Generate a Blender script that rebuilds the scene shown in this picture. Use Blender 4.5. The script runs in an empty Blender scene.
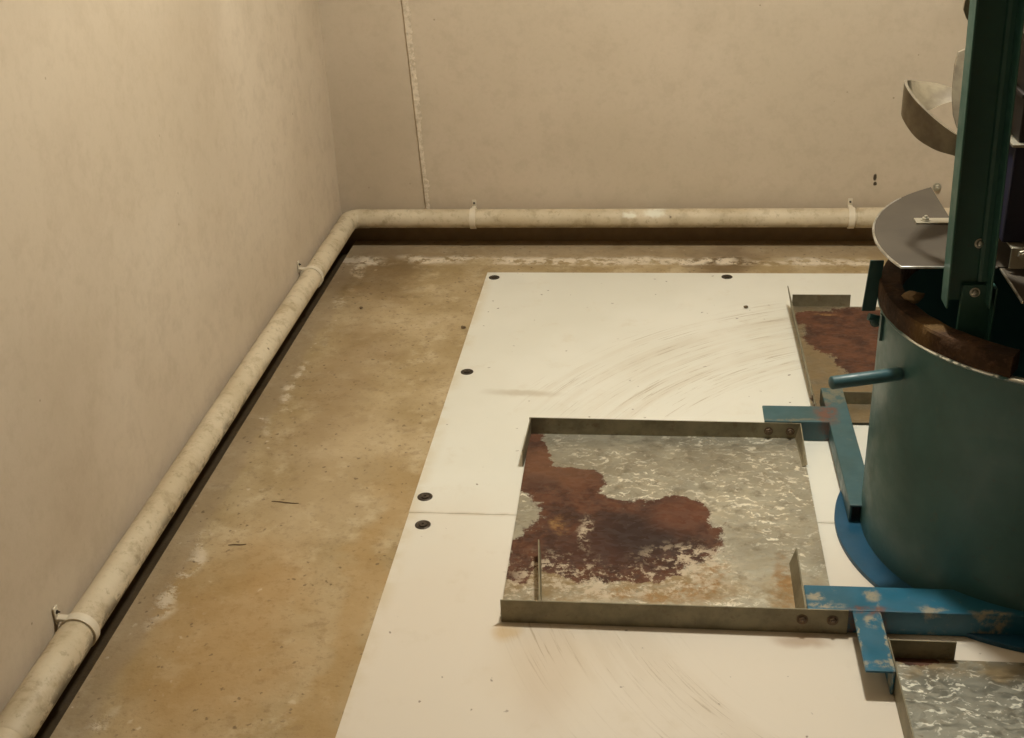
import bpy, bmesh, math, random
from mathutils import Vector, Matrix, noise
random.seed(7)
PI = math.pi
C = bpy.context.scene.collection
SC = bpy.context.scene

# ------------------------------------------------------------------ materials
class NT:
    def __init__(s, name):
        s.m = bpy.data.materials.new(name); s.m.use_nodes = True
        s.t = s.m.node_tree; s.n = s.t.nodes; s.l = s.t.links
        s.n.clear()
        s.out = s.n.new('ShaderNodeOutputMaterial'); s.b = s.n.new('ShaderNodeBsdfPrincipled')
        s.l.new(s.b.outputs[0], s.out.inputs[0])
        g = s.n.new('ShaderNodeNewGeometry'); s.P = g.outputs['Position']
    def put(s, sock, v):
        if isinstance(v, bpy.types.NodeSocket): s.l.new(v, sock)
        elif isinstance(v, (tuple, list)) and len(v) == 3 and sock.type == 'RGBA': sock.default_value = (*v, 1)
        else: sock.default_value = v
    def noise(s, scale, detail=3, rough=.55, vec=None, dist=0., color=False):
        n = s.n.new('ShaderNodeTexNoise'); s.l.new(vec or s.P, n.inputs['Vector'])
        n.inputs['Scale'].default_value = scale; n.inputs['Detail'].default_value = detail
        n.inputs['Roughness'].default_value = rough; n.inputs['Distortion'].default_value = dist
        return n.outputs['Color' if color else 'Fac']
    def voro(s, scale, vec=None, feature='F1', out='Distance'):
        n = s.n.new('ShaderNodeTexVoronoi'); s.l.new(vec or s.P, n.inputs['Vector'])
        n.feature = feature; n.inputs['Scale'].default_value = scale
        return n.outputs[out]
    def math(s, op, a, b=None, c=None, clamp=False):
        n = s.n.new('ShaderNodeMath'); n.operation = op; n.use_clamp = clamp
        s.put(n.inputs[0], a)
        if b is not None: s.put(n.inputs[1], b)
        if c is not None: s.put(n.inputs[2], c)
        return n.outputs[0]
    def vmath(s, op, a, b=None):
        n = s.n.new('ShaderNodeVectorMath'); n.operation = op
        s.put(n.inputs[0], a)
        if b is not None: s.put(n.inputs[1], b)
        return n.outputs['Value' if op in ('LENGTH', 'DISTANCE', 'DOT_PRODUCT') else 'Vector']
    def sep(s, v=None):
        n = s.n.new('ShaderNodeSeparateXYZ'); s.l.new(v or s.P, n.inputs[0]); return n.outputs
    def comb(s, x, y, z):
        n = s.n.new('ShaderNodeCombineXYZ')
        for i, q in enumerate((x, y, z)): s.put(n.inputs[i], q)
        return n.outputs[0]
    def step(s, v, lo, hi, a=0., b=1.):
        n = s.n.new('ShaderNodeMapRange'); n.interpolation_type = 'SMOOTHSTEP'
        s.put(n.inputs[0], v); n.inputs[1].default_value = lo; n.inputs[2].default_value = hi
        n.inputs[3].default_value = a; n.inputs[4].default_value = b
        return n.outputs[0]
    def mix(s, f, a, b):
        n = s.n.new('ShaderNodeMix'); n.data_type = 'RGBA'
        s.put(n.inputs[0], f); s.put(n.inputs[6], a); s.put(n.inputs[7], b)
        return n.outputs[2]
    def warp(s, scale, amt, detail=3, vec=None):
        c = s.noise(scale, detail, .6, vec, color=True)
        c = s.vmath('SUBTRACT', c, (.5, .5, .5)); c = s.vmath('MULTIPLY', c, (amt, amt, amt))
        return s.vmath('ADD', vec or s.P, c)
    def blob(s, q, c, r, soft=.35):
        """1 inside an ellipse (centre c, radii r, metres), fading outwards"""
        d = s.vmath('SUBTRACT', q, (c[0], c[1], c[2] if len(c) > 2 else 0.))
        d = s.vmath('MULTIPLY', d, (1 / r[0], 1 / r[1], 1 / r[2] if len(r) > 2 else 0.))
        return s.step(s.vmath('LENGTH', d), 1 - soft, 1 + soft, 1., 0.)
    def mx(s, *a):
        r = a[0]
        for b in a[1:]: r = s.math('MAXIMUM', r, b)
        return r
    def mul(s, a, b): return s.math('MULTIPLY', a, b)
    def bump(s, h, strength=.3, dist=.004):
        n = s.n.new('ShaderNodeBump'); n.inputs['Strength'].default_value = strength
        n.inputs['Distance'].default_value = dist; s.l.new(h, n.inputs['Height'])
        s.l.new(n.outputs[0], s.b.inputs['Normal'])
    def done(s, col, rough=.6, metal=0., spec=None):
        s.put(s.b.inputs['Base Color'], col); s.put(s.b.inputs['Roughness'], rough); s.put(s.b.inputs['Metallic'], metal)
        if spec is not None: s.put(s.b.inputs['Specular IOR Level'], spec)
        return s.m
M = {}

def plaster(name, base, dark, light, specks=(), smudges=()):
    k = NT(name)
    c = k.mix(k.step(k.noise(1.6, 4, .6), .38, .68), base, light)
    c = k.mix(k.mul(k.step(k.noise(2.7, 5, .62, k.vmath('ADD', k.P, (7., 3., 1.))), .5, .75), .45), c, dark)
    c = k.mix(k.mul(k.step(k.noise(60, 3, .6), .45, .75), .16), c, dark)
    c = k.mix(k.mul(k.step(k.noise(17, 4, .65), .46, .70), .30), c, dark)
    for cc, rr, a in smudges:
        c = k.mix(k.mul(k.blob(k.warp(5, .25), cc, rr, .8), a), c, dark)
    v = k.voro(13); n = k.noise(3.1, 2)
    c = k.mix(k.mul(k.mul(k.step(v, .03, .05, 1, 0), k.step(n, .5, .6)), .55), c, (.12, .08, .04))
    for cc, rr in specks:
        c = k.mix(k.blob(k.warp(90, .006), cc, rr, .3), c, (.05, .035, .02))
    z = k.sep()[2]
    c = k.mix(k.step(z, .0885, .0895, 1, 0), c, k.mix(k.noise(25, 4), (.27, .19, .105), (.17, .115, .06)))  # wall foot painted dark, standing in for the shade under the pipes
    h = k.math('ADD', k.mul(k.noise(9, 3), .8), k.mul(k.noise(170, 2), .12))
    k.bump(h, .16, .01)
    return k.done(c, .78, 0, .25)
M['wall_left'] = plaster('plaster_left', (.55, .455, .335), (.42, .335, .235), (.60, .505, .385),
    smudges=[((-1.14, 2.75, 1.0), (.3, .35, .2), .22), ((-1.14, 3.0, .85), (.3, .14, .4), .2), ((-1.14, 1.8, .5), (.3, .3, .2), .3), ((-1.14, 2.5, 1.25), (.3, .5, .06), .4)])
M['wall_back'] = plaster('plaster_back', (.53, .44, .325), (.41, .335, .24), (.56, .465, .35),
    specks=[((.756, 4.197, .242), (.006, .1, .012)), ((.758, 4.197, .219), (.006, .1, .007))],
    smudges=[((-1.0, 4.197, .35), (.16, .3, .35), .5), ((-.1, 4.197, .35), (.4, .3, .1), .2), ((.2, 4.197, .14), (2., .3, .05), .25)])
M['plain_wall'] = plaster('plaster_plain', (.26, .205, .145), (.21, .165, .11), (.28, .225, .165))

# concrete floor
k = NT('concrete')
p = k.sep()
c = k.mix(k.step(k.noise(3.2, 5, .62), .36, .66), (.35, .255, .125), (.47, .365, .215))
c = k.mix(k.mul(k.step(k.noise(11, 5, .7), .5, .68), .6), c, (.55, .45, .29))
c = k.mix(k.mul(k.step(k.noise(34, 4, .7), .52, .7), .5), c, (.22, .15, .075))
c = k.mix(k.mul(k.step(k.noise(90, 3, .7), .56, .7), .4), c, (.17, .115, .06))
q = k.warp(5, .3)
for cc, rr, a, col in [((-.88, 1.93), (.16, .35), .55, (.38, .215, .065)), ((-.98, 3.93), (.16, .26), .7, (.16, .10, .045)),
                       ((-.62, 2.0), (.05, .6), .5, (.37, .22, .07)), ((-.9, 3.1), (.10, .5), .45, (.24, .155, .075)),
                       ((.25, 4.05), (.10, .13), .8, (.13, .08, .035)), ((-.78, 2.6), (.12, .3), .4, (.47, .36, .22))]:
    c = k.mix(k.mul(k.blob(q, cc, rr, .6), a), c, col)
# remains of old paint and mortar in a line in front of the pipes
w = k.sep(k.warp(7, .09, 4))
n1 = k.noise(26, 5, .7); n0 = k.noise(2.3, 3)
lb = k.mul(k.mul(k.step(k.math('ABSOLUTE', k.math('SUBTRACT', w[1], 4.045)), .018, .055, 1, 0), k.step(n0, .38, .50)), k.step(n1, .40, .54))
ll = k.mul(k.mul(k.step(k.math('ABSOLUTE', k.math('SUBTRACT', w[0], -1.035)), .004, .035, 1, 0), k.step(k.noise(4, 3), .46, .58)), k.step(n1, .45, .6))
side = k.step(p[0], .9, 1.0, 1, 0)
c = k.mix(k.mul(k.mul(lb, .95), side), c, (.74, .64, .49))
c = k.mix(k.mul(ll, .85), c, (.66, .56, .41))
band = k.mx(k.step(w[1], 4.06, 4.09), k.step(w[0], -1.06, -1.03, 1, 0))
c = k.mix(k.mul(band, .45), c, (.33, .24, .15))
sp = k.mul(k.step(k.voro(38, k.warp(60, .02)), .08, .20, 1, 0), k.step(k.noise(2.6, 2, .5, k.vmath('ADD', k.P, (3., 1., 0.))), .42, .55))
c = k.mix(k.mul(sp, .65), c, (.10, .06, .03))
sp = k.mul(k.step(k.voro(30, k.vmath('ADD', k.warp(45, .03), (2., 5., 0.))), .08, .2, 1, 0), k.mx(k.step(p[0], -1.05, -.9, 1, 0), k.mul(k.step(k.noise(1.9, 2), .5, .6), .6)))
c = k.mix(k.mul(k.mul(sp, k.step(k.noise(9, 3), .5, .6)), .7), c, (.68, .58, .44))
c = k.mix(k.step(p[2], -.02, -.012, 1, 0), c, k.mix(k.noise(30, 4), (.10, .068, .034), (.055, .036, .018)))  # gutter painted dark, standing in for the shade beside the left pipe
h = k.math('ADD', k.math('ADD', k.noise(7, 4), k.mul(k.noise(40, 4, .7), .4)), k.math('ADD', k.mul(lb, .5), k.mul(ll, .5)))
k.bump(h, .5, .008)
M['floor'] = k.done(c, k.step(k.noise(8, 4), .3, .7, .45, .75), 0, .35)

# white floor boards with arc-shaped scuffs made by the machine turning
k = NT('white_board')
p = k.sep()
dx = k.math('SUBTRACT', p[0], .838); dy = k.math('SUBTRACT', p[1], 2.38)
r = k.math('SQRT', k.math('ADD', k.mul(dx, dx), k.mul(dy, dy)))
th = k.math('ARCTAN2', dy, k.mul(dx, -1.))
polar = k.comb(k.mul(r, 52.), k.mul(th, 1.5), 0.)
fine = k.noise(2.6, 5, .72, polar, .2)
wide = k.noise(.42, 3, .6, polar)
low_b = k.step(p[1], 2.2, 2.3)
zone = k.mul(k.step(r, .84, .98), k.step(r, 1.28, 1.42, 1, 0))
patch = k.mx(k.mul(k.step(th, .38, .62), k.step(th, 1.18, 1.35, 1, 0)), k.step(th, -.2, -.36))
zone = k.mul(k.mul(zone, patch), k.mx(low_b, k.step(r, 1.14, 1.24, 1, 0)))
zone = k.mul(zone, k.step(k.noise(3.2, 3), .30, .56))
c = k.mix(k.step(k.noise(2.2, 4), .35, .7), (.70, .685, .595), (.745, .73, .645))
c = k.mix(k.step(k.math('ADD', p[1], k.mul(k.noise(3, 3), .5)), 2.2, 2.9, 1, 0), c, (.69, .62, .515))
c = k.mix(k.mul(k.mul(k.step(wide, .42, .62), zone), .30), c, (.53, .44, .32))
c = k.mix(k.mul(k.mul(k.step(fine, .55, .66), zone), .8), c, (.36, .28, .18))
c = k.mix(k.mul(k.step(k.noise(9, 5, .7), .56, .75), .25), c, (.56, .47, .33))
edge = k.step(p[0], -.575, -.53, 1, 0)
c = k.mix(k.mul(edge, k.mul(k.step(k.noise(12, 4), .35, .6), .45)), c, (.56, .45, .27))
jl = k.mul(k.step(k.math('ABSOLUTE', k.math('SUBTRACT', p[1], 2.411)), .002, .012, 1, 0), k.step(k.noise(14, 3), .35, .6))
c = k.mix(k.mul(jl, .35), c, (.45, .35, .22))
q = k.warp(9, .06)
for cc, rr, a, col in [((-.36, 3.02), (.09, .018), .55, (.45, .38, .27)), 
                       ((-.285, 1.985), (.025, .025), .6, (.55, .36, .14)), ((-.2, 1.86), (.05, .16), .2, (.5, .38, .28)), ((-.2, 1.9), (.10, .14), .25, (.55, .42, .26)), ((.3, 1.99), (.05, .02), .6, (.35, .22, .12)), ((.45, 2.03), (.07, .05), .6, (.30, .20, .10))]:
    c = k.mix(k.mul(k.blob(q, cc, rr, .6), a), c, col)
sp = k.mul(k.step(k.voro(19, k.warp(60, .02)), .04, .085, 1, 0), k.step(k.noise(3.3, 2), .43, .52))
c = k.mix(k.mul(sp, .8), c, (.16, .11, .07))
k.bump(k.math('ADD', k.mul(k.mul(fine, zone), .5), k.mul(k.noise(30, 3), .12)), .12, .003)
M['board'] = k.done(c, k.step(k.noise(6, 3), .3, .7, .42, .6), 0, .4)

def rustmetal(name, rust, pale=(), orange=(), tan=(), spangle=1., base=(.50, .465, .36)):
    """galvanised sheet with rust patches at given places (world metres)"""
    k = NT(name)
    v = k.voro(55, k.vmath('MULTIPLY', k.warp(16, .05), (1., 1.8, 1.)), out='Color')
    s1 = k.sep(v)[0]
    fl = k.noise(72, 3, .6, k.vmath('MULTIPLY', k.warp(13, .09), (.55, 1.25, 1.)))
    c = k.mix(k.step(k.noise(5, 4), .35, .7), base, tuple(x * .72 for x in base))
    c = k.mix(k.mul(s1, .35 * spangle), c, (.32, .305, .24))
    area = k.step(k.noise(4.2, 3, .5, k.vmath('ADD', k.P, (1.3, .4, 0.))), .36, .56)
    flake = k.mul(k.mul(k.step(fl, .55, .63), area), spangle)
    c = k.mix(k.mul(flake, .9), c, (.90, .86, .72))
    c = k.mix(k.mul(k.step(k.noise(26, 4, .7), .50, .70), .55), c, (.17, .14, .09))
    c = k.mix(k.mul(k.step(k.noise(3.3, 3, .6, k.vmath('ADD', k.P, (4., 2., 0.))), .45, .65), .45), c, (.19, .165, .115))
    q = k.warp(9, .10, 5); fine = k.noise(38, 5, .75); mid = k.noise(16, 5, .7)
    if tan:
        t = k.mx(*[k.blob(q, a, b, .5) for a, b in tan])
        c = k.mix(k.mul(t, k.step(mid, .3, .6)), c, (.29, .215, .115))
    rs = k.mx(*[k.blob(q, a, b, .20) for a, b in rust]) if rust else None
    if rs is not None: rs = k.step(k.math('ADD', rs, k.mul(k.math('SUBTRACT', k.noise(52, 6, .8), .5), 2.4)), .36, .66)
    cr = None
    if rs is not None:
        rc = k.mix(k.step(mid, .34, .64), (.046, .0175, .008), (.115, .043, .018))
        rc = k.mix(k.mul(k.step(fine, .55, .72), .4), rc, (.165, .075, .034))
        for a, b, dcol, am in DARK.get(name, ()):
            rc = k.mix(k.mul(k.blob(q, a, b, .6), am), rc, dcol)
        c = k.mix(rs, c, rc)
    if orange:
        o = k.mx(*[k.blob(q, a, b, .55) for a, b in orange])
        c = k.mix(k.mul(k.mul(o, k.step(fine, .40, .60)), .8), c, (.30, .165, .055))
    if pale:
        o = k.mx(*[k.blob(k.warp(14, .09, 5), a, b, .6) for a, b in pale])
        cr = k.mul(o, k.step(k.noise(40, 5, .8), .49, .58))
        c = k.mix(k.mul(cr, .9), c, (.50, .41, .29))
    met = k.math('SUBTRACT', .62, k.mul(rs, .62)) if rs is not None else .62
    if cr is not None: met = k.math('SUBTRACT', met, cr, clamp=True)
    rg = k.math('ADD', k.step(s1, 0, 1, .34, .55), k.mul(rs, .4)) if rs is not None else k.step(s1, 0, 1, .34, .55)
    h = k.math('ADD', k.mul(fl, .25), k.mul(fine, .35))
    k.bump(h, .35, .003)
    return k.done(c, rg, met)
DARK = {'galvanised_left': [((-.02, 2.33), (.12, .085), (.028, .012, .007), .95), ((-.268, 2.55), (.032, .03), (.035, .012, .007), .9),
                            ((-.14, 2.26), (.09, .06), (.045, .016, .008), .7),
                            ((-.23, 2.62), (.12, .09), (.165, .075, .034), .55), ((.08, 2.41), (.07, .06), (.15, .052, .022), .5)]}
M['sheet_left'] = rustmetal('galvanised_left',
    rust=[((-.055, 2.335), (.215, .145)), ((.06, 2.41), (.085, .07)), ((-.14, 2.25), (.12, .10)), ((-.15, 2.43), (.12, .075)), ((-.215, 2.53), (.105, .085)), ((-.30, 2.66), (.055, .13)), ((-.255, 2.27), (.055, .075)), ((-.28, 2.2), (.04, .07)), ((-.02, 2.21), (.10, .05))],
    pale=[((.09, 2.24), (.085, .06)), ((.07, 2.20), (.06, .07)), ((.0, 2.155), (.16, .05)), ((-.12, 2.13), (.13, .04)), ((-.20, 2.17), (.09, .07)), ((-.15, 2.33), (.018, .06)), ((-.27, 2.12), (.04, .04))],
    orange=[((.13, 2.18), (.035, .06)), ((.10, 2.12), (.07, .03)), ((-.02, 2.11), (.10, .025)), ((.29, 2.17), (.022, .085)), ((-.2, 2.36), (.02, .03))],
    tan=[((-.2, 2.13), (.15, .07)), ((.02, 2.14), (.2, .06)), ((.3, 2.1), (.08, .08))])
M['sheet_back'] = rustmetal('galvanised_back',
    rust=[((.62, 3.42), (.17, .20)), ((.66, 3.24), (.14, .14)), ((.52, 3.52), (.09, .07))],
    tan=[((.50, 3.2), (.11, .38)), ((.55, 3.0), (.15, .15))], orange=[((.53, 3.56), (.03, .012))], spangle=.2, base=(.32, .26, .17))
M['sheet_front'] = rustmetal('galvanised_front', rust=[((.50, 1.93), (.05, .015))], tan=[((.55, 1.92), (.2, .03))], base=(.33, .315, .25))
k = NT('dull_steel')
c = k.mix(k.step(k.noise(14, 5, .65), .35, .68), (.25, .22, .14), (.16, .138, .085))
c = k.mix(k.mul(k.step(k.noise(40, 4, .7), .54, .7), .45), c, (.11, .06, .03))
k.bump(k.noise(60, 3), .15, .002)
M['dull_steel'] = k.done(c, .55, .35)

def paint(name, col, dark, worn=(.34, .28, .17), amt=.5, places=(), rough=.42, rustat=()):
    k = NT(name)
    c = k.mix(k.step(k.noise(7, 4), .35, .7), col, dark)
    wn = k.mul(k.step(k.noise(24, 5, .7), .62, .70), amt)
    c = k.mix(wn, c, worn)
    q = k.warp(30, .035, 4)
    brk = k.step(k.noise(38, 4, .7), .38, .56)
    for a, b in places: c = k.mix(k.mul(k.mul(k.blob(q, a, b, .5), brk), .85), c, worn)
    for a, b in rustat: c = k.mix(k.mul(k.mul(k.blob(q, a, b, .5), brk), .85), c, (.15, .055, .03))
    c = k.mix(k.mul(k.step(k.noise(75, 3, .7), .62, .7), .3 * min(1, amt * 2)), c, (.08, .05, .03))
    k.bump(k.noise(45, 3), .12, .003)
    return k.done(c, k.step(k.noise(20, 3), .3, .7, rough - .08, rough + .1), 0, .5)
M['arm_teal'] = paint('teal_arm_paint', (.036, .100, .115), (.032, .080, .082), (.16, .15, .10), .3,
    places=[((.475, 2.93), (.05, .05)), ((.36, 2.794), (.12, .005))], rustat=[((.445, 2.83), (.028, .055))])
M['arm'] = paint('blue_arm_paint', (.014, .122, .200), (.014, .092, .138), (.34, .29, .19), .2,
    places=[((.432, 1.985), (.014, .020)), ((.425, 1.858), (.04, .010)), ((.452, 1.93), (.003, .1)), ((.401, 1.93), (.003, .05)), ((.442, 2.07), (.014, .018)), ((.345, 2.03), (.035, .008)), ((.332, 2.06), (.02, .014)), ((.555, 2.028), (.026, .009)), ((.665, 2.022), (.035, .007)),],
    rustat=[((.43, 2.018), (.04, .012))])
M['flange'] = paint('blue_flange_paint', (.009, .070, .135), (.008, .060, .108), (.05, .075, .08), .2, rough=.45)
M['drum'] = paint('teal_drum_paint', (.046, .125, .125), (.036, .10, .095), (.085, .13, .105), .35, rough=.40)
M['column'] = paint('green_column_paint', (.035, .115, .095), (.026, .09, .075), (.05, .09, .07), .25, rough=.42)
M['bar'] = paint('dark_green_paint', (.02, .07, .065), (.015, .05, .048), (.08, .08, .06), .2)
k = NT('rusty_rim')
c = k.mix(k.step(k.noise(16, 5, .7), .36, .64), (.030, .017, .010), (.070, .038, .020))
c = k.mix(k.mul(k.step(k.noise(42, 4, .7), .54, .7), .6), c, (.115, .062, .038))
c = k.mix(k.mul(k.blob(k.warp(30, .03), (.525, 2.205), (.04, .03), .5), .7), c, (.13, .075, .025))
k.bump(k.math('ADD', k.noise(30, 5, .7), k.mul(k.noise(90, 3), .4)), .8, .006)
M['rim'] = k.done(c, .85, 0, .2)
k = NT('bare_steel')
c = k.mix(k.step(k.noise(30, 4), .4, .6), (.62, .62, .58), (.38, .36, .30))
M['bare'] = k.done(c, .28, .85)
k = NT('worn_lip')
wv = k.mul(k.step(k.noise(22, 3), .40, .50), k.step(k.sep()[1], 2.20, 2.27, 1, 0))
c = k.mix(wv, (.045, .12, .12), (.80, .84, .80))
M['lip'] = k.done(c, .3, k.mul(wv, .8))
k = NT('zinc'); c = k.mix(k.noise(40, 3), (.50, .46, .36), (.36, .33, .25))
M['zinc'] = k.done(c, .38, .6)
k = NT('lid_sheet'); c = k.mix(k.step(k.noise(9, 4), .35, .7), (.070, .056, .039), (.056, .044, .031))
k.bump(k.noise(120, 2), .05, .002)
M['lid'] = k.done(c, .62, .0, .3)
k = NT('auger_steel'); c = k.mix(k.step(k.noise(18, 5, .65), .35, .68), (.20, .162, .10), (.115, .088, .052))
M['auger'] = k.done(c, .62, .12)
k = NT('screw_dark'); c = k.mix(k.noise(120, 3), (.045, .036, .027), (.09, .07, .05))
M['screw'] = k.done(c, .45, .55)
k = NT('rusty_bolt'); c = k.mix(k.noise(90, 3), (.10, .065, .04), (.17, .12, .075))
M['bolt'] = k.done(c, .5, .5)
k = NT('navy'); M['navy'] = k.done(k.mix(k.noise(6, 3), (.012, .014, .05), (.008, .010, .03)), .4)
k = NT('black_iron'); M['black'] = k.done(k.mix(k.noise(12, 4), (.028, .020, .016), (.014, .011, .010)), .5, .3)

k = NT('painted_pipe')
c = k.mix(k.step(k.noise(6, 4), .35, .68), (.60, .51, .36), (.50, .41, .27))
c = k.mix(k.mul(k.step(k.noise(15, 5, .7), .48, .68), .6), c, (.30, .225, .125))
c = k.mix(k.mul(k.step(k.noise(48, 4, .75), .55, .68), .4), c, (.22, .165, .09))
p = k.sep()
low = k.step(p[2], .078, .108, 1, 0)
lowl = k.mul(k.step(p[2], .100, .132, 1, 0), k.step(p[0], -1.05, -1.02, 1, 0))
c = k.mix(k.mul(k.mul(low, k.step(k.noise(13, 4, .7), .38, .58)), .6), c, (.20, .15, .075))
mould = k.mul(k.mul(lowl, k.step(k.noise(17, 5, .75, k.vmath('MULTIPLY', k.P, (1., .6, 1.))), .46, .56)), k.step(p[1], 3.3, 2.6))
c = k.mix(k.mul(mould, .85), c, (.075, .062, .04))
c = k.mix(k.mul(k.step(k.voro(16), .04, .10, 1, 0), k.step(k.noise(4, 2), .5, .6)), c, (.14, .10, .06))
chip = k.mx(k.blob(k.warp(30, .04), (.0, 4.1, .135), (.035, .3, .012), .4), k.blob(k.warp(30, .04), (-.085, 4.1, .13), (.02, .3, .012), .4))
c = k.mix(k.mul(chip, .8), c, (.72, .70, .58))
k.bump(k.math('ADD', k.noise(25, 4), k.mul(k.noise(90, 3), .3)), .3, .003)
M['pipe'] = k.done(c, .55, 0, .4)
k = NT('clip_plastic'); M['clip'] = k.done(k.mix(k.noise(30, 3), (.74, .67, .53), (.56, .48, .35)), .5)
k = NT('filler'); c = k.mix(k.step(k.noise(60, 4, .7), .42, .62), (.60, .50, .37), (.45, .365, .26))
k.bump(k.noise(90, 4, .7), .6, .004); M['filler'] = k.done(c, .8)
k = NT('straw'); M['straw'] = k.done(k.mix(k.noise(80, 2), (.10, .065, .03), (.16, .10, .05)), .8)
k = NT('dirt'); M['dirt'] = k.done(k.mix(k.noise(120, 2), (.09, .06, .035), (.17, .12, .06)), .9)
k = NT('clod'); c = k.mix(k.noise(70, 4), (.30, .21, .11), (.19, .12, .06)); M['clod'] = k.done(c, .85)

# ------------------------------------------------------------------ mesh helpers
def link(name, bm, mat, parent=None, smooth=True, angle=.6, bevel=0., loc=None):
    bmesh.ops.remove_doubles(bm, verts=bm.verts, dist=1e-6)
    bmesh.ops.recalc_face_normals(bm, faces=bm.faces)
    me = bpy.data.meshes.new(name)
    o = bpy.data.objects.new(name, me); C.objects.link(o)
    base = Vector((0, 0, 0))
    if parent is not None: base = Vector(parent['base'])
    elif loc is not None: base = Vector(loc); o.location = base
    bmesh.ops.translate(bm, verts=bm.verts, vec=-base)
    bm.to_mesh(me); bm.free()
    if parent is not None: o.parent = parent; o['base'] = parent['base']
    me.materials.append(M[mat] if isinstance(mat, str) else mat)
    if smooth:
        for f in me.polygons: f.use_smooth = True
        me.set_sharp_from_angle(angle=angle)
    if bevel:
        b = o.modifiers.new('bevel', 'BEVEL'); b.width = bevel; b.segments = 2; b.limit_method = 'ANGLE'; b.angle_limit = .7
    return o
def tag(o, label, cat, group=None):
    o['label'] = label; o['category'] = cat
    if group: o['group'] = group
    return o
def thing(name, loc, label, cat, group=None):
    o = bpy.data.objects.new(name, None); C.objects.link(o)
    o.location = loc; o.empty_display_size = .05; o['base'] = list(loc)
    return tag(o, label, cat, group)
def box(bm, x0, x1, y0, y1, z0, z1):
    vs = [bm.verts.new((x, y, z)) for x in (x0, x1) for y in (y0, y1) for z in (z0, z1)]
    for f in ((0, 1, 3, 2), (4, 6, 7, 5), (0, 4, 5, 1), (2, 3, 7, 6), (0, 2, 6, 4), (1, 5, 7, 3)):
        bm.faces.new([vs[i] for i in f])
    return vs
def prism(bm, pts, axis, a, b):
    """closed outline pts (2D) extruded from a to b along axis 'x','y' or 'z'"""
    def P(p, t): return {'x': (t, p[0], p[1]), 'y': (p[0], t, p[1]), 'z': (p[0], p[1], t)}[axis]
    A = [bm.verts.new(P(p, a)) for p in pts]; B = [bm.verts.new(P(p, b)) for p in pts]
    n = len(pts)
    bm.faces.new(A); bm.faces.new(B[::-1])
    for i in range(n): bm.faces.new((A[i], B[i], B[(i + 1) % n], A[(i + 1) % n]))
    return A + B
def lathe(bm, prof, cx, cy, n=96, a0=0., a1=2 * PI, closed_prof=True, jitter=0.):
    full = abs(a1 - a0 - 2 * PI) < 1e-6
    rings = []
    for i in range(n if full else n + 1):
        a = a0 + (a1 - a0) * i / n
        ring = []
        for (r, z) in prof:
            x, y = cx + r * math.cos(a), cy + r * math.sin(a)
            if jitter:
                d = noise.fractal(Vector((x * 18, y * 18, z * 18)), .8, 2.0, 4) * jitter
                e = noise.noise(Vector((x * 30 + 9, y * 30, z * 30))) * jitter
                x += math.cos(a) * d; y += math.sin(a) * d; z += e
            ring.append(bm.verts.new((x, y, z)))
        rings.append(ring)
    m = len(prof); R = len(rings)
    for i in range(R if full else R - 1):
        A, B = rings[i], rings[(i + 1) % R]
        for j in range(m if closed_prof else m - 1):
            bm.faces.new((A[j], A[(j + 1) % m], B[(j + 1) % m], B[j]))
    if not full and closed_prof:
        bm.faces.new(rings[0]); bm.faces.new(rings[-1][::-1])
def tube(bm, pts, r, n=20, caps=True, radii=None):
    pts = [Vector(p) for p in pts]; rings = []
    up = None
    for i, p in enumerate(pts):
        t = (pts[min(i + 1, len(pts) - 1)] - pts[max(i - 1, 0)]).normalized()
        if up is None:
            up = Vector((0, 0, 1)) if abs(t.z) < .9 else Vector((1, 0, 0))
        s = t.cross(up).normalized(); up = s.cross(t).normalized()
        rr = radii[i] if radii else r
        rings.append([bm.verts.new(p + (s * math.cos(2 * PI * q / n) + up * math.sin(2 * PI * q / n)) * rr) for q in range(n)])
    for A, B in zip(rings, rings[1:]):
        for q in range(n): bm.faces.new((A[q], A[(q + 1) % n], B[(q + 1) % n], B[q]))
    if caps: bm.faces.new(rings[0][::-1]); bm.faces.new(rings[-1])
def bolt_bm(p, axis, r=.009, h=.006, washer=True):
    """hexagon bolt head on a washer, standing off point p along axis"""
    bm = bmesh.new(); p = Vector(p); ax = Vector(axis).normalized()
    rot = Vector((0, 0, 1)).rotation_difference(ax).to_matrix().to_4x4()
    def ring(rad, n, z): return [bm.verts.new((rad * math.cos(2 * PI * i / n + .3), rad * math.sin(2 * PI * i / n + .3), z)) for i in range(n)]
    def cyl(rad, n, z0, z1, cham=0.):
        L = [ring(rad, n, z0), ring(rad, n, z1 - cham), ring(rad - cham, n, z1)] if cham else [ring(rad, n, z0), ring(rad, n, z1)]
        bm.faces.new(L[0][::-1]); bm.faces.new(L[-1])
        for A, B in zip(L, L[1:]):
            for i in range(n): bm.faces.new((A[i], A[(i + 1) % n], B[(i + 1) % n], B[i]))
    if washer: cyl(r * 1.35, 20, -.001, .0015)
    cyl(r, 6, .0015 if washer else 0, h, r * .18)
    cyl(r * .45, 10, h - .001, h + .004, r * .1)
    bm.transform(Matrix.Translation(p) @ rot)
    return bm
def blob_bm(p, r, seed=0, squash=.7, sub=2):
    bm = bmesh.new(); bmesh.ops.create_icosphere(bm, subdivisions=sub, radius=1)
    for v in bm.verts:
        d = 1 + .45 * noise.noise(v.co * 1.4 + Vector((seed * 3.1, seed, 0)))
        v.co *= d
        v.co = Vector((v.co.x * r * 1.2, v.co.y * r, v.co.z * r * squash))
    zmin = min(v.co.z for v in bm.verts)
    bmesh.ops.translate(bm, verts=bm.verts, vec=Vector(p) - Vector((0, 0, zmin)))
    return bm
def structure(name, bm, mat, **kw):
    o = link(name, bm, mat, **kw); o['kind'] = 'structure'; return o

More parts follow.
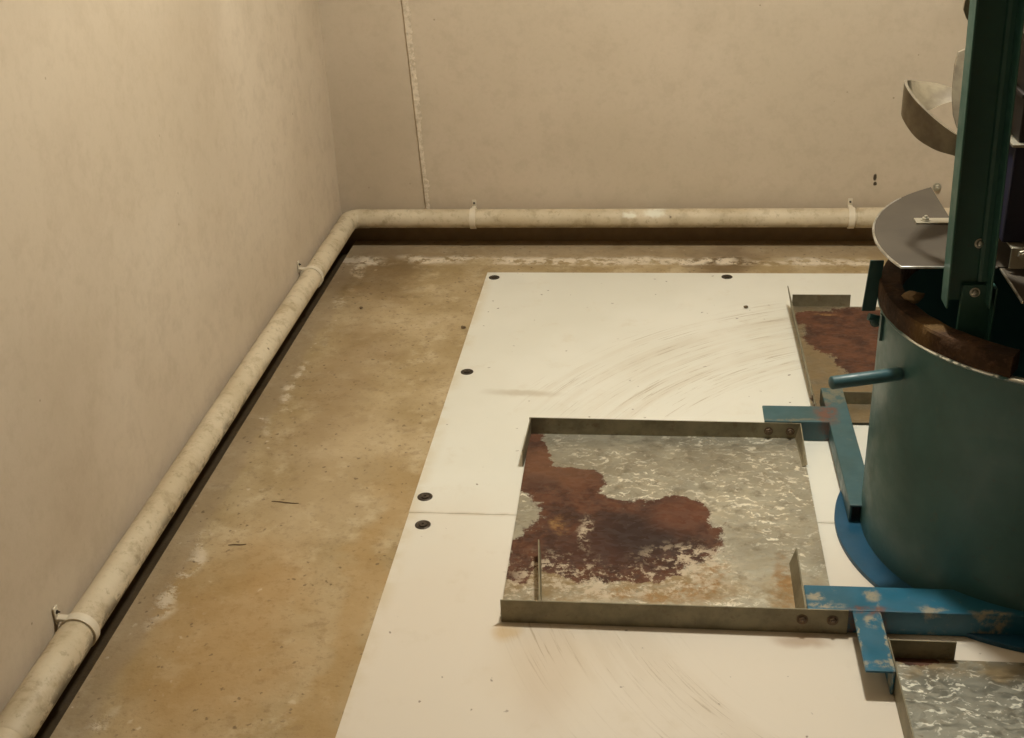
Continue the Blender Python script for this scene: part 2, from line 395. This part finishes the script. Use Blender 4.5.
# ------------------------------------------------------------------ room
WL, WB, WR, WF, ZC, ZF = -1.142, 4.197, 2.7, -1.6, 2.55, -.008
def slab(name, *b, mat):
    bm = bmesh.new(); box(bm, *b); return structure(name, bm, mat, smooth=False)
bm = bmesh.new(); prism(bm, [(WL - .1, ZF - .1), (WR + .1, ZF - .1), (WR + .1, ZF), (-1.1105, ZF), (-1.1125, ZF - .05), (WL - .1, ZF - .05)], 'y', WF - .1, WB + .1)  # gutter along the left wall is added to darken the strip by the pipe
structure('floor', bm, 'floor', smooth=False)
slab('ceiling', WL - .1, WR + .1, WF - .1, WB + .1, ZC, ZC + .1, mat='plain_wall')
NZ = .088      # top of a recess added to darken the walls under the pipes
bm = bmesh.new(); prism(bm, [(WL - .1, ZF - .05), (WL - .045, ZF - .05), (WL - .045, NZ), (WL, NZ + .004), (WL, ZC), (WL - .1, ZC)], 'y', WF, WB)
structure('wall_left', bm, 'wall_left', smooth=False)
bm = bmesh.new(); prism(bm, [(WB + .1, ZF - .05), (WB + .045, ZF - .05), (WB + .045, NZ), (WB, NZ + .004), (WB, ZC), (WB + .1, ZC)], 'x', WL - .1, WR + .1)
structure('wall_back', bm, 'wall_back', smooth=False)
slab('wall_right', WR, WR + .1, WF, WB, ZF, ZC, mat='plain_wall')
slab('wall_front', WL - .1, WR + .1, WF - .1, WF, ZF, ZC, mat='plain_wall')
# ridge of filler over the seam in the back wall
bm = bmesh.new(); rows = []
zz = .092
while zz < ZC:
    x = -.8165 - .0395 * zz
    u = zz * 40
    wl = .006 + .003 * noise.noise(Vector((u, 0, 3)))
    wr = .014 + .014 * max(0, noise.noise(Vector((u * .5, 5, 0)))) + .006 * (zz > .5)
    hh = .008 + .004 * noise.noise(Vector((u * 1.9, 8, 1)))
    h2 = max(.0008, .003 + .010 * noise.noise(Vector((u * 2.7, 1, 7))))
    rows.append([bm.verts.new(q) for q in ((x - wl, WB + .002, zz), (x - wl * .3, WB - hh, zz), (x + wl * .5, WB - hh * .8, zz), (x + wr * .6, WB - h2, zz), (x + wr, WB + .002, zz))])
    zz += .006
for A, B in zip(rows, rows[1:]):
    for j in range(4): bm.faces.new((A[j], A[j + 1], B[j + 1], B[j]))
structure('trim_1', bm, 'filler', angle=1.2)

# ------------------------------------------------------------------ drain pipe along both walls
pr = .0335; zp = .1105; xl = WL + .042; yb = WB - .043
pipe = thing('drain_pipe', (xl, yb, 0), 'beige painted pipe running low along the left and back walls round the corner', 'pipe')
rc = .040
bm = bmesh.new(); tube(bm, [(xl, -1.4 + i * (yb - rc + 1.4) / 60, zp) for i in range(61)], pr, 28); link('pipe_run', bm, 'pipe', pipe)
bm = bmesh.new(); tube(bm, [(xl + rc + i * (2.5 - xl - rc) / 60, yb, zp) for i in range(61)], pr, 28); link('pipe_run', bm, 'pipe', pipe)
bm = bmesh.new()
el = [(xl, yb - rc - .03, zp)] + [(xl + rc - rc * math.cos(a), yb - rc + rc * math.sin(a), zp) for a in [PI / 2 * i / 12 for i in range(13)]] + [(xl + rc + .03, yb, zp)]
tube(bm, el, pr + .0012, 28); link('elbow', bm, 'pipe', pipe)
def clip_at(pos, along):
    """band round the pipe with a tab nailed to the wall above it; along = 'y' left wall, 'x' back wall"""
    bm = bmesh.new(); n = 28; R1 = pr + .0005; R2 = pr + .0042; w = .010
    ring = []
    for i in range(n):
        a = 2 * PI * i / n
        row = []
        for (rad, t) in ((R1, -w), (R2, -w), (R2, w), (R1, w)):
            d, z = rad * math.cos(a), rad * math.sin(a)
            row.append(bm.verts.new((xl + d, pos + t, zp + z) if along == 'y' else (pos + t, yb - d, zp + z)))
        ring.append(row)
    for i in range(n):
        A, B = ring[i], ring[(i + 1) % n]
        for j in range(4): bm.faces.new((A[j], A[(j + 1) % 4], B[(j + 1) % 4], B[j]))
    cl = link('pipe_clip', bm, 'clip', pipe)
    bm = bmesh.new(); w2 = .008; z0, z1 = zp + .018, zp + .057
    if along == 'y': box(bm, WL + .0013, WL + .005, pos - w2, pos + w2, z0, z1); box(bm, WL + .0013, xl, pos - w2, pos + w2, zp + pr - .006, zp + pr)
    else: box(bm, pos - w2, pos + w2, WB - .005, WB - .0013, z0, z1); box(bm, pos - w2, pos + w2, yb, WB - .0013, zp + pr - .006, zp + pr)
    link('tab', bm, 'clip', cl, smooth=False, bevel=.0015)
    p, ax = ((WL + .005, pos, z1 - .012), (1, 0, 0)) if along == 'y' else ((pos, WB - .005, z1 - .012), (0, -1, 0))
    link('nail', bolt_bm(p, ax, .004, .003, False), 'screw', cl)
clip_at(1.80, 'y'); clip_at(3.595, 'y'); clip_at(-.647, 'x'); clip_at(.679, 'x')
def collar(p0, p1, r):
    bm = bmesh.new(); a, b = Vector(p0), Vector(p1)
    tube(bm, [a, a.lerp(b, .02), a.lerp(b, .98), b], r, 28, radii=[pr, r, r, pr]); link('pipe_collar', bm, 'pipe', pipe)
collar((xl, 1.50, zp), (xl, 1.785, zp), pr + .0022)
collar((.695, yb, zp), (.79, yb, zp), pr + .002)

# ------------------------------------------------------------------ white boards
def board(label, x0, x1, y0, y1, screws):
    t = thing('floor_board', ((x0 + x1) / 2, (y0 + y1) / 2, ZF), label, 'board', 'white boards screwed to the floor')
    bm = bmesh.new(); box(bm, x0, x1, y0, y1, ZF, 0.)
    link('panel', bm, 'board', t, smooth=False, bevel=.0012)
    for (x, y) in screws:
        bm = bmesh.new()
        lathe(bm, [(.0185, -.001), (.0185, .0012), (.0165, .0022), (.0105, .0012), (.0095, .0005), (.0090, .0030), (.006, .0036), (.0022, .0036), (.0020, .0018)], x, y, 28, closed_prof=False)
        bmesh.ops.contextual_create(bm, geom=[e for e in bm.edges if e.is_boundary and all((v.co.xy - Vector((x, y))).length < .0021 for v in e.verts)])
        link('screw', bm, 'screw', t, angle=.5)
board('white plastic floor board reaching back towards the back wall, with a screw at its far corner', -.5715, 2.3, 2.4117, 3.914,
      [(-.542, 3.866), (.245, 3.879), (-.535, 3.15), (-.5435, 2.479), (1.0, 3.88), (1.8, 3.88)])
board('white plastic floor board nearest the viewer, lying in front of the seam', -.5705, 2.3, .7, 2.4103,
      [(-.528, 2.359), (-.535, 1.55), (-.535, .76)])

# ------------------------------------------------------------------ trays
ZS = .007     # underside of the raised tray sheet
FH = .055
def tray(name_label, loc, group='galvanised trays bolted round the machine'):
    return thing('metal_tray', loc, name_label, 'tray', group)
def part_box(t, name, b, mat='dull_steel', bevel=.0006):
    bm = bmesh.new(); box(bm, *b); return link(name, bm, mat, t, smooth=False, bevel=bevel)
def bolts(t, pts, axis, r=.0085, mat='bolt'):
    for p in pts: link('bolt', bolt_bm(p, axis, r), mat, t)
t = tray('large galvanised tray left of the drum, with a wide red-brown rust stain', (.03, 2.40, 0))
bm = bmesh.new(); prism(bm, [(-.3165, 2.781), (.379, 2.781), (.3752, 2.0245), (.3, 2.0245), (.3, 2.016), (-.3065, 2.016)], 'z', ZS, ZS + .0025)
link('base_sheet', bm, 'sheet_left', t, smooth=False)
bm = bmesh.new(); prism(bm, [(-.3165, .0005), (.376, .0005), (.376, .053), (-.3165, .057)], 'y', 2.780, 2.783); link('flange', bm, 'dull_steel', t, smooth=False, bevel=.0006)
bm = bmesh.new(); prism(bm, [(-.3035, .0005), (.392, .0005), (.392, .059), (-.3035, .056)], 'y', 2.0125, 2.0155); link('flange', bm, 'dull_steel', t, smooth=False, bevel=.0006)
def end_tab(t, xa, ya, xb, yb, lean, z0, ha, hb):
    bm = bmesh.new(); w = .003
    A = [bm.verts.new(q) for q in ((xa, ya, z0), (xb, yb, z0), (xb + lean, yb, hb), (xa + lean, ya, ha))]
    B = [bm.verts.new((v.co.x + w, v.co.y, v.co.z)) for v in A]
    bm.faces.new(A); bm.faces.new(B[::-1])
    for i in range(4): bm.faces.new((A[i], B[i], B[(i + 1) % 4], A[(i + 1) % 4]))
    link('end_tab', bm, 'dull_steel', t, smooth=False, bevel=.0005)
end_tab(t, -.3165, 2.780, -.3215, 2.628, .002, .001, .057, .050)
end_tab(t, .3635, 2.780, .3675, 2.640, .010, ZS + .0024, .053, .016)
end_tab(t, -.222, 2.0155, -.243, 2.238, -.003, ZS + .0024, .052, .052)
end_tab(t, .2965, 2.0155, .299, 2.235, .012, ZS + .0024, .050, .050)
bolts(t, [(.303, 2.0125, .034), (.362, 2.0125, .034)], (0, -1, 0))
bolts(t, [(.296, 2.780, .030), (.350, 2.780, .030)], (0, -1, 0))

t = tray('galvanised tray behind the drum at the back, filled with dark red rust', (.8, 3.2, 0))
part_box(t, 'base_sheet', (.434, 1.22, 2.8705, 3.617, ZS, ZS + .0025), 'sheet_back')
bm = bmesh.new()
A = [bm.verts.new(q) for q in ((.432, 2.8705, .0005), (.432, 3.620, .0005), (.416, 3.620, .078), (.422, 2.8705, .054))]
B = [bm.verts.new((v.co.x + .003, v.co.y, v.co.z)) for v in A]
bm.faces.new(A); bm.faces.new(B[::-1])
for i in range(4): bm.faces.new((A[i], B[i], B[(i + 1) % 4], A[(i + 1) % 4]))
link('flange', bm, 'dull_steel', t, smooth=False, bevel=.0006)
part_box(t, 'flange', (1.22, 1.223, 2.85, 3.620, .0005, .053))
part_box(t, 'end_tab', (.434, .612, 3.617, 3.620, .0005, .049))
part_box(t, 'end_tab', (.504, .60, 2.970, 2.973, ZS + .0024, .046))
bolts(t, [(.427, 2.90, .036), (.427, 2.95, .036)], (-1, 0, 0))

t = tray('galvanised tray in front of the drum, cut off by the lower picture edge', (.84, 1.5, 0))
part_box(t, 'base_sheet', (.4565, 1.22, 1.16, 1.935, ZS, ZS + .0025), 'sheet_front')
part_box(t, 'flange', (.4545, .4575, 1.16, 1.938, .0005, .056))
part_box(t, 'flange', (1.217, 1.22, 1.16, 1.938, .0005, .056))
part_box(t, 'end_tab', (.4575, .583, 1.935, 1.938, ZS, .052))
part_box(t, 'end_tab', (.4575, .62, 1.160, 1.163, ZS, .052))

# ------------------------------------------------------------------ machine
CX, CY, RD = .8375, 2.38, .3655
mc = thing('mixing_machine', (CX, CY, 0), 'blue-green steel drum machine with an upright post, grey lid and angle-iron arms', 'machine')
bm = bmesh.new()
lathe(bm, [(RD, .010), (RD, .552), (RD - .006, .552), (RD - .006, .014), (.02, .014), (.02, .010)], CX, CY, 120, closed_prof=True)
link('drum', bm, 'drum', mc, angle=.5)
bm = bmesh.new(); lathe(bm, [(.30, 0.0), (.4215, 0.0), (.4215, .011), (.30, .011)], CX, CY, 120); link('base_flange', bm, 'flange', mc, angle=.5, bevel=.001)
bm = bmesh.new(); lathe(bm, [(RD + .0002, .545), (RD + .006, .546), (RD + .009, .550), (RD + .006, .5545), (RD - .004, .5545)], CX, CY, 120); link('drum_lip', bm, 'lip', mc, angle=1.)
A1 = math.radians(-121.5)
bm = bmesh.new()
prof = [(.328, .5545), (.350, .5545), (.3735, .5545), (.3745, .572), (.374, .590), (.371, .5945), (.352, .5955), (.333, .595), (.329, .591), (.327, .572)]
lathe(bm, prof, CX, CY, 260, A1 - math.radians(262), A1, jitter=.0016); link('rim_liner', bm, 'rim', mc, angle=.55)
# angle-iron arms (each an L section with one vertical and one level leg)
def arm(pts, axis, a, b, mat='arm'):
    bm = bmesh.new(); prism(bm, pts, axis, a, b); return link('support_arm', bm, mat, mc, smooth=False, bevel=.0022)
T = .006
HA = .057
def Lx(yv, yt, z1=HA, z0=.001):     # runs along x, vertical leg at yv, level leg out to yt (yt > yv)
    return [(yv, z0), (yv + T, z0), (yv + T, z1 - T), (yt, z1 - T), (yt, z1), (yv, z1)]
aA = arm(Lx(2.7835, 2.868), 'x', .285, .449, 'arm_teal')
aC = arm(Lx(2.0165, 2.0965), 'x', .3125, 1.34)
aB = arm([(.446, .0115), (.452, .0115), (.452, HA - T), (.503, HA - T), (.503, HA), (.446, HA)], 'y', 2.40, 2.972, 'arm_teal')
aD = arm([(.454, .001), (.448, .001), (.448, HA - T), (.399, HA - T), (.399, HA), (.454, HA)], 'y', 1.838, 2.0155)
# weld bead where the drum meets the front arm
bm = bmesh.new(); pts = []
for i in range(40):
    a = math.radians(-126.5 + i * 17 / 39)
    r = RD - .0145 - .006 * i / 39 + random.uniform(-.001, .001)
    pts.append((CX + r * math.cos(a), CY + r * math.sin(a), HA + .0025 + random.uniform(-.001, .001)))
tube(bm, pts, .004, 8, radii=[.0035 + random.uniform(-.001, .0015) for _ in pts]); link('weld_bead', bm, 'bare', mc)
# handle rod
bm = bmesh.new(); a, b = Vector((.352, 2.205, .466)), Vector((.4905, 2.2525, .464))
d = (a - b).normalized()
tube(bm, [a + d * .002, a, b], .0135, 20, radii=[.0115, .0135, .0135]); link('handle_rod', bm, 'arm_teal', mc, angle=.8)
# latch: upright flat bar hinged on the drum's left side
lt = bmesh.new(); vs = box(lt, .438, .466, 2.437, 2.443, .518, .632)
for v in vs:
    v.co.x += .008 * (v.co.z - .518) / .114
latch = link('latch_bar', lt, 'bar', mc, smooth=False, bevel=.0012)
bm = bmesh.new(); box(bm, .466, .475, 2.366, 2.384, .482, .538); link('hinge_plate', bm, 'bar', latch, smooth=False, bevel=.001)
bm = bmesh.new(); tube(bm, [(.452, 2.432, .508), (.481, 2.436, .498)], .008, 12); link('hinge_pin', bm, 'bar', latch, angle=.8)
link('bolt', bolt_bm((.468, 2.4355, .495), (-.4, -1, .2), .009, .008), 'bar', latch)

# post: channel section open towards the viewer, slightly leaning
col = bmesh.new(); prism(col, [(.542, 2.168), (.542, 2.215), (.6225, 2.215), (.6225, 2.168), (.6185, 2.168), (.6185, 2.211), (.546, 2.211), (.546, 2.168)], 'z', 0, 1.95)
for v in col.verts:
    top = v.co.z > 1
    if not top: v.co.z = .643
    v.co.x -= (v.co.z - .643) * .026
post = link('post', col, 'column', mc, smooth=False, bevel=.0015)
bm = bmesh.new(); prism(bm, [(.575, 2.199), (.575, 2.2105), (.634, 2.2105), (.634, 2.18), (.630, 2.18), (.630, 2.199)], 'z', .014, .678)
link('foot_plate', bm, 'column', post, smooth=False, bevel=.001)
for z, y in ((.757, 2.2105), (.664, 2.1985)):
    x = .598
    bm = bmesh.new(); lathe(bm, [(.0095, 0), (.0095, .0015), (.0065, .0015), (.0065, .004), (.0052, .0065), (.003, .008), (.0001, .0084)], 0, 0, 24, closed_prof=False)
    bm.transform(Matrix.Translation((x, y, z)) @ Matrix.Rotation(PI / 2, 4, 'X'))
    link('bolt', bm, 'bare', post, angle=.5)
# ridge rolled into the web of the post
bm = bmesh.new(); prism(bm, [(.602, 2.2112), (.604, 2.206), (.610, 2.2035), (.6185, 2.2035), (.6185, 2.2112)], 'z', .683, 1.93)
for v in bm.verts: v.co.x -= (v.co.z - .643) * .026
link('stiffener', bm, 'column', post, smooth=False)

# lid over the drum: two sheet panels with a notch for the post
LX, LY, LR = .845, 2.37, .405
def circ(a): return (LX + LR * math.cos(a), LY + LR * math.sin(a))
pts = []
a_s = math.acos((.609 - LX) / LR); a_e = PI + math.asin((LY - 2.228) / LR)
for i in range(41): pts.append(circ(a_s + (a_e - a_s) * i / 40))
pts += [(1.05, 2.228), (1.05, 2.487), (.609, 2.487)]
bm = bmesh.new(); prism(bm, pts, 'z', .700, .7035)
lid = link('lid_panel', bm, 'lid', mc, smooth=False)
# rolled bright edge along the curve
bm = bmesh.new()
ed = [(x, y, .7018) for x, y in pts[8:41]] + [(x, 2.228, .7018) for x in (.49, .52, .56, .60, .64)]
tube(bm, ed, .0026, 8); link('lid_edge', bm, 'bare', lid)
pts = [(.645, 2.222), (.645, 2.065)]
a_s = PI + math.acos((LX - .70) / LR); a_e = 2 * PI - math.asin((LY - 2.222) / LR)
for i in range(31): pts.append(circ(a_s + (a_e - a_s) * i / 30))
bm = bmesh.new(); prism(bm, pts, 'z', .700, .7035); lid2 = link('lid_panel', bm, 'lid', mc, smooth=False)
bm = bmesh.new(); tube(bm, [(.645, 2.22 - .155 * i / 8, .7018) for i in range(9)], .0026, 8); link('lid_edge', bm, 'bare', lid2)
bm = bmesh.new(); box(bm, .534, .615, 2.459, 2.488, .7035, .7075); st = link('strap', bm, 'zinc', lid, smooth=False, bevel=.001)
link('bolt', bolt_bm((.555, 2.474, .7075), (0, 0, 1), .0075, .006), 'zinc', lid)
# bracket and drive housings right of the post
bm = bmesh.new(); prism(bm, [(2.246, .749), (2.2, .749), (2.2, .712), (2.196, .712), (2.196, .753), (2.246, .753)], 'x', .652, .80)
br = link('bracket', bm, 'zinc', mc, smooth=False, bevel=.001)
link('bolt', bolt_bm((.672, 2.196, .741), (0, -1, .2), .009, .007), 'zinc', br)
bm = bmesh.new(); box(bm, .640, 1.02, 2.222, 2.56, .7535, .935); link('motor_housing', bm, 'navy', mc, smooth=False, bevel=.004)
bm = bmesh.new(); box(bm, .634, 1.02, 2.218, 2.562, .9355, .941); link('cover_plate', bm, 'zinc', mc, smooth=False, bevel=.001)
bm = bmesh.new(); box(bm, .646, 1.02, 2.23, 2.55, .9415, 1.125); box(bm, .640, 1.02, 2.225, 2.55, 1.02, 1.03)
link('gear_housing', bm, 'black', mc, smooth=False, bevel=.003)
bm = bmesh.new(); box(bm, .640, 1.02, 2.22, 2.56, 1.1255, 1.131); box(bm, .640, 1.02, 2.22, 2.56, 1.146, 1.151); box(bm, .66, 1.0, 2.24, 2.54, 1.13, 1.147); link('cover_plate', bm, 'zinc', mc, smooth=False)
bm = bmesh.new(); box(bm, .640, 1.02, 2.23, 2.55, 1.1515, 1.75); link('motor_housing', bm, 'black', mc, smooth=False, bevel=.004)
# mixing shaft with curved blades behind the post
bm = bmesh.new(); tube(bm, [(.603, 2.34, .62), (.603, 2.34, 1.75)], .024, 24); shaft = link('shaft', bm, 'auger', mc, angle=.8)
rib = [(.603, 2.316, .905), (.570, 2.28, .916), (.547, 2.265, .927), (.520, 2.285, .937), (.494, 2.318, .952), (.478, 2.355, .9675), (.470, 2.385, .983), (.483, 2.418, .983), (.521, 2.45, .972), (.551, 2.462, .972), (.580, 2.45, .972), (.603, 2.41, .97), (.603, 2.364, .968)]
hw = [.022, .026, .022, .028, .032, .031, .030, .031, .034, .025, .014, .014, .014]
def cr(P, t):
    i = min(int(t), len(P) - 2); f = t - i
    g = lambda j: Vector(P[max(0, min(len(P) - 1, j))])
    a, b, c, d = g(i - 1), g(i), g(i + 1), g(i + 2)
    return .5 * ((2 * b) + (c - a) * f + (2 * a - 5 * b + 4 * c - d) * f * f + (3 * b - a - 3 * c + d) * f ** 3)
bm = bmesh.new(); N = 96; prev = None
for i in range(N + 1):
    t = i / N * (len(rib) - 1); p = cr(rib, t); h = cr([(x, 0, 0) for x in hw], t).x
    q = (cr(rib, min(t + .02, len(rib) - 1)) - cr(rib, max(t - .02, 0))); q.z = 0; q.normalize()
    nrm = Vector((-q.y, q.x, 0)) * .003
    far = min(1, max(0, (t - 6.2) / 1.6)); near = min(1, max(0, (5.8 - t) / 2.5))
    up = Vector((0, 1.0 * far - .55 * near, 1 - .45 * far)) * h
    ring = [bm.verts.new(p + up + nrm), bm.verts.new(p + up - nrm), bm.verts.new(p - up - nrm), bm.verts.new(p - up + nrm)]
    if prev:
        for j in range(4): bm.faces.new((prev[j], prev[(j + 1) % 4], ring[(j + 1) % 4], ring[j]))
    else: bm.faces.new(ring[::-1])
    prev = ring
bm.faces.new(prev)
link('mixing_blade', bm, 'auger', mc, angle=1.)
# flat paddle and the tip of a higher blade
bm = bmesh.new(); prism(bm, [(.569, 1.066), (.562, 1.045), (.556, 1.0), (.557, .965), (.563, .945), (.572, .935), (.60, .925), (.60, 1.075), (.58, 1.07)], 'y', 2.355, 2.362)
for v in bm.verts: v.co.y += (v.co.z - 1.) * .7; v.co.x -= .006
link('paddle', bm, 'auger', mc, smooth=False, bevel=.001)
bm = bmesh.new(); prism(bm, [(.563, 1.185), (.553, 1.168), (.5525, 1.152), (.560, 1.136), (.575, 1.120), (.60, 1.105), (.60, 1.30), (.575, 1.22)], 'y', 2.355, 2.362); link('paddle', bm, 'auger', mc, smooth=False, bevel=.001)

# ------------------------------------------------------------------ small loose things
o = link('dried_clod', blob_bm((.512, 2.312, .5935), .016, 2, .8), 'clod', loc=(.512, 2.312, .5935)); tag(o, 'small dried lump of clay resting on the rusty drum rim', 'clod')
o = link('wall_screw', bolt_bm((.967, WB, .206), (0, -1, 0), .011, .012), 'zinc', loc=(.967, WB, .206)); tag(o, 'small shiny screw fixed in the back wall just above the grey lid', 'screw')
def twig(p, ang, L, label):
    bm = bmesh.new(); d = Vector((math.cos(ang), math.sin(ang), 0)); s = Vector((-d.y, d.x, 0)); p = Vector(p)
    pts = [p + d * (L * (i / 8 - .5)) + s * (.0012 * math.sin(i * .8)) for i in range(9)]
    tube(bm, pts, .0012, 8, radii=[.0005 + .0008 * math.sin(PI * (i + .7) / 9.4) for i in range(9)])
    o = link('straw', bm, 'straw', loc=p); tag(o, label, 'straw', 'bits of straw on the concrete')
twig((-.885, 2.45, ZF + .0015), -.08, .07, 'longer dark bit of straw on the bare concrete, closer to the white board')
twig((-.948, 2.268, ZF + .0015), .14, .042, 'short dark bit of straw on the bare concrete, closer to the left pipe')
def crumb(p, r, seed, label, sq=.6):
    o = link('dirt_crumb', blob_bm(p, r, seed, sq), 'dirt', loc=p); tag(o, label, 'crumb', 'crumbs of dirt')
crumb((.292, 3.622, 0), .0065, 1, 'brown crumb of dirt alone on the white board near the back')
crumb((-.592, 3.47, ZF), .0065, 3, 'dark crumb of dirt on the concrete touching the edge of the white board')
crumb((-.953, 3.615, ZF), .0055, 4, 'dark crumb of dirt on bare concrete near the corner of the room')

# ------------------------------------------------------------------ light, camera
def area(name, loc, size, power, col, target=None):
    l = bpy.data.lights.new(name, 'AREA'); l.shape = 'DISK'; l.size = size; l.energy = power; l.color = col
    o = bpy.data.objects.new(name, l); C.objects.link(o); o.location = loc
    d = Vector(target) - Vector(loc) if target else Vector((0, 0, -1))
    o.rotation_euler = d.to_track_quat('-Z', 'Y').to_euler()
    return o
lamp = bpy.data.lights.new('ceiling_lamp', 'POINT'); lamp.energy = 140; lamp.color = (1, .995, .91); lamp.shadow_soft_size = .07
lo = bpy.data.objects.new('ceiling_lamp', lamp); C.objects.link(lo); lo.location = (.30, 2.60, 2.36)
w = bpy.data.worlds.new('world'); SC.world = w; w.use_nodes = True
w.node_tree.nodes['Background'].inputs[0].default_value = (1, .85, .6, 1); w.node_tree.nodes['Background'].inputs[1].default_value = .0

R = Matrix(((0.9934618, 0.1068042, -0.0403300), (0.0120023, -0.4490128, -0.8934447), (-0.1135324, 0.8871191, -0.4473590)))
cam = bpy.data.cameras.new('camera'); co = bpy.data.objects.new('camera', cam); C.objects.link(co)
m = Matrix((R[0], -R[1], -R[2])).transposed().to_4x4(); m.translation = Vector((0, 0, 1.6))
co.matrix_world = m
cam.sensor_width = 36; cam.lens = 1228.85 / 1024 * 36; cam.clip_start = .05
SC.camera = co
SC.view_settings.view_transform = 'Standard'; SC.view_settings.look = 'None'
SC.view_settings.gamma = 1; SC.view_settings.use_curve_mapping = False; SC.view_settings.exposure = 0.
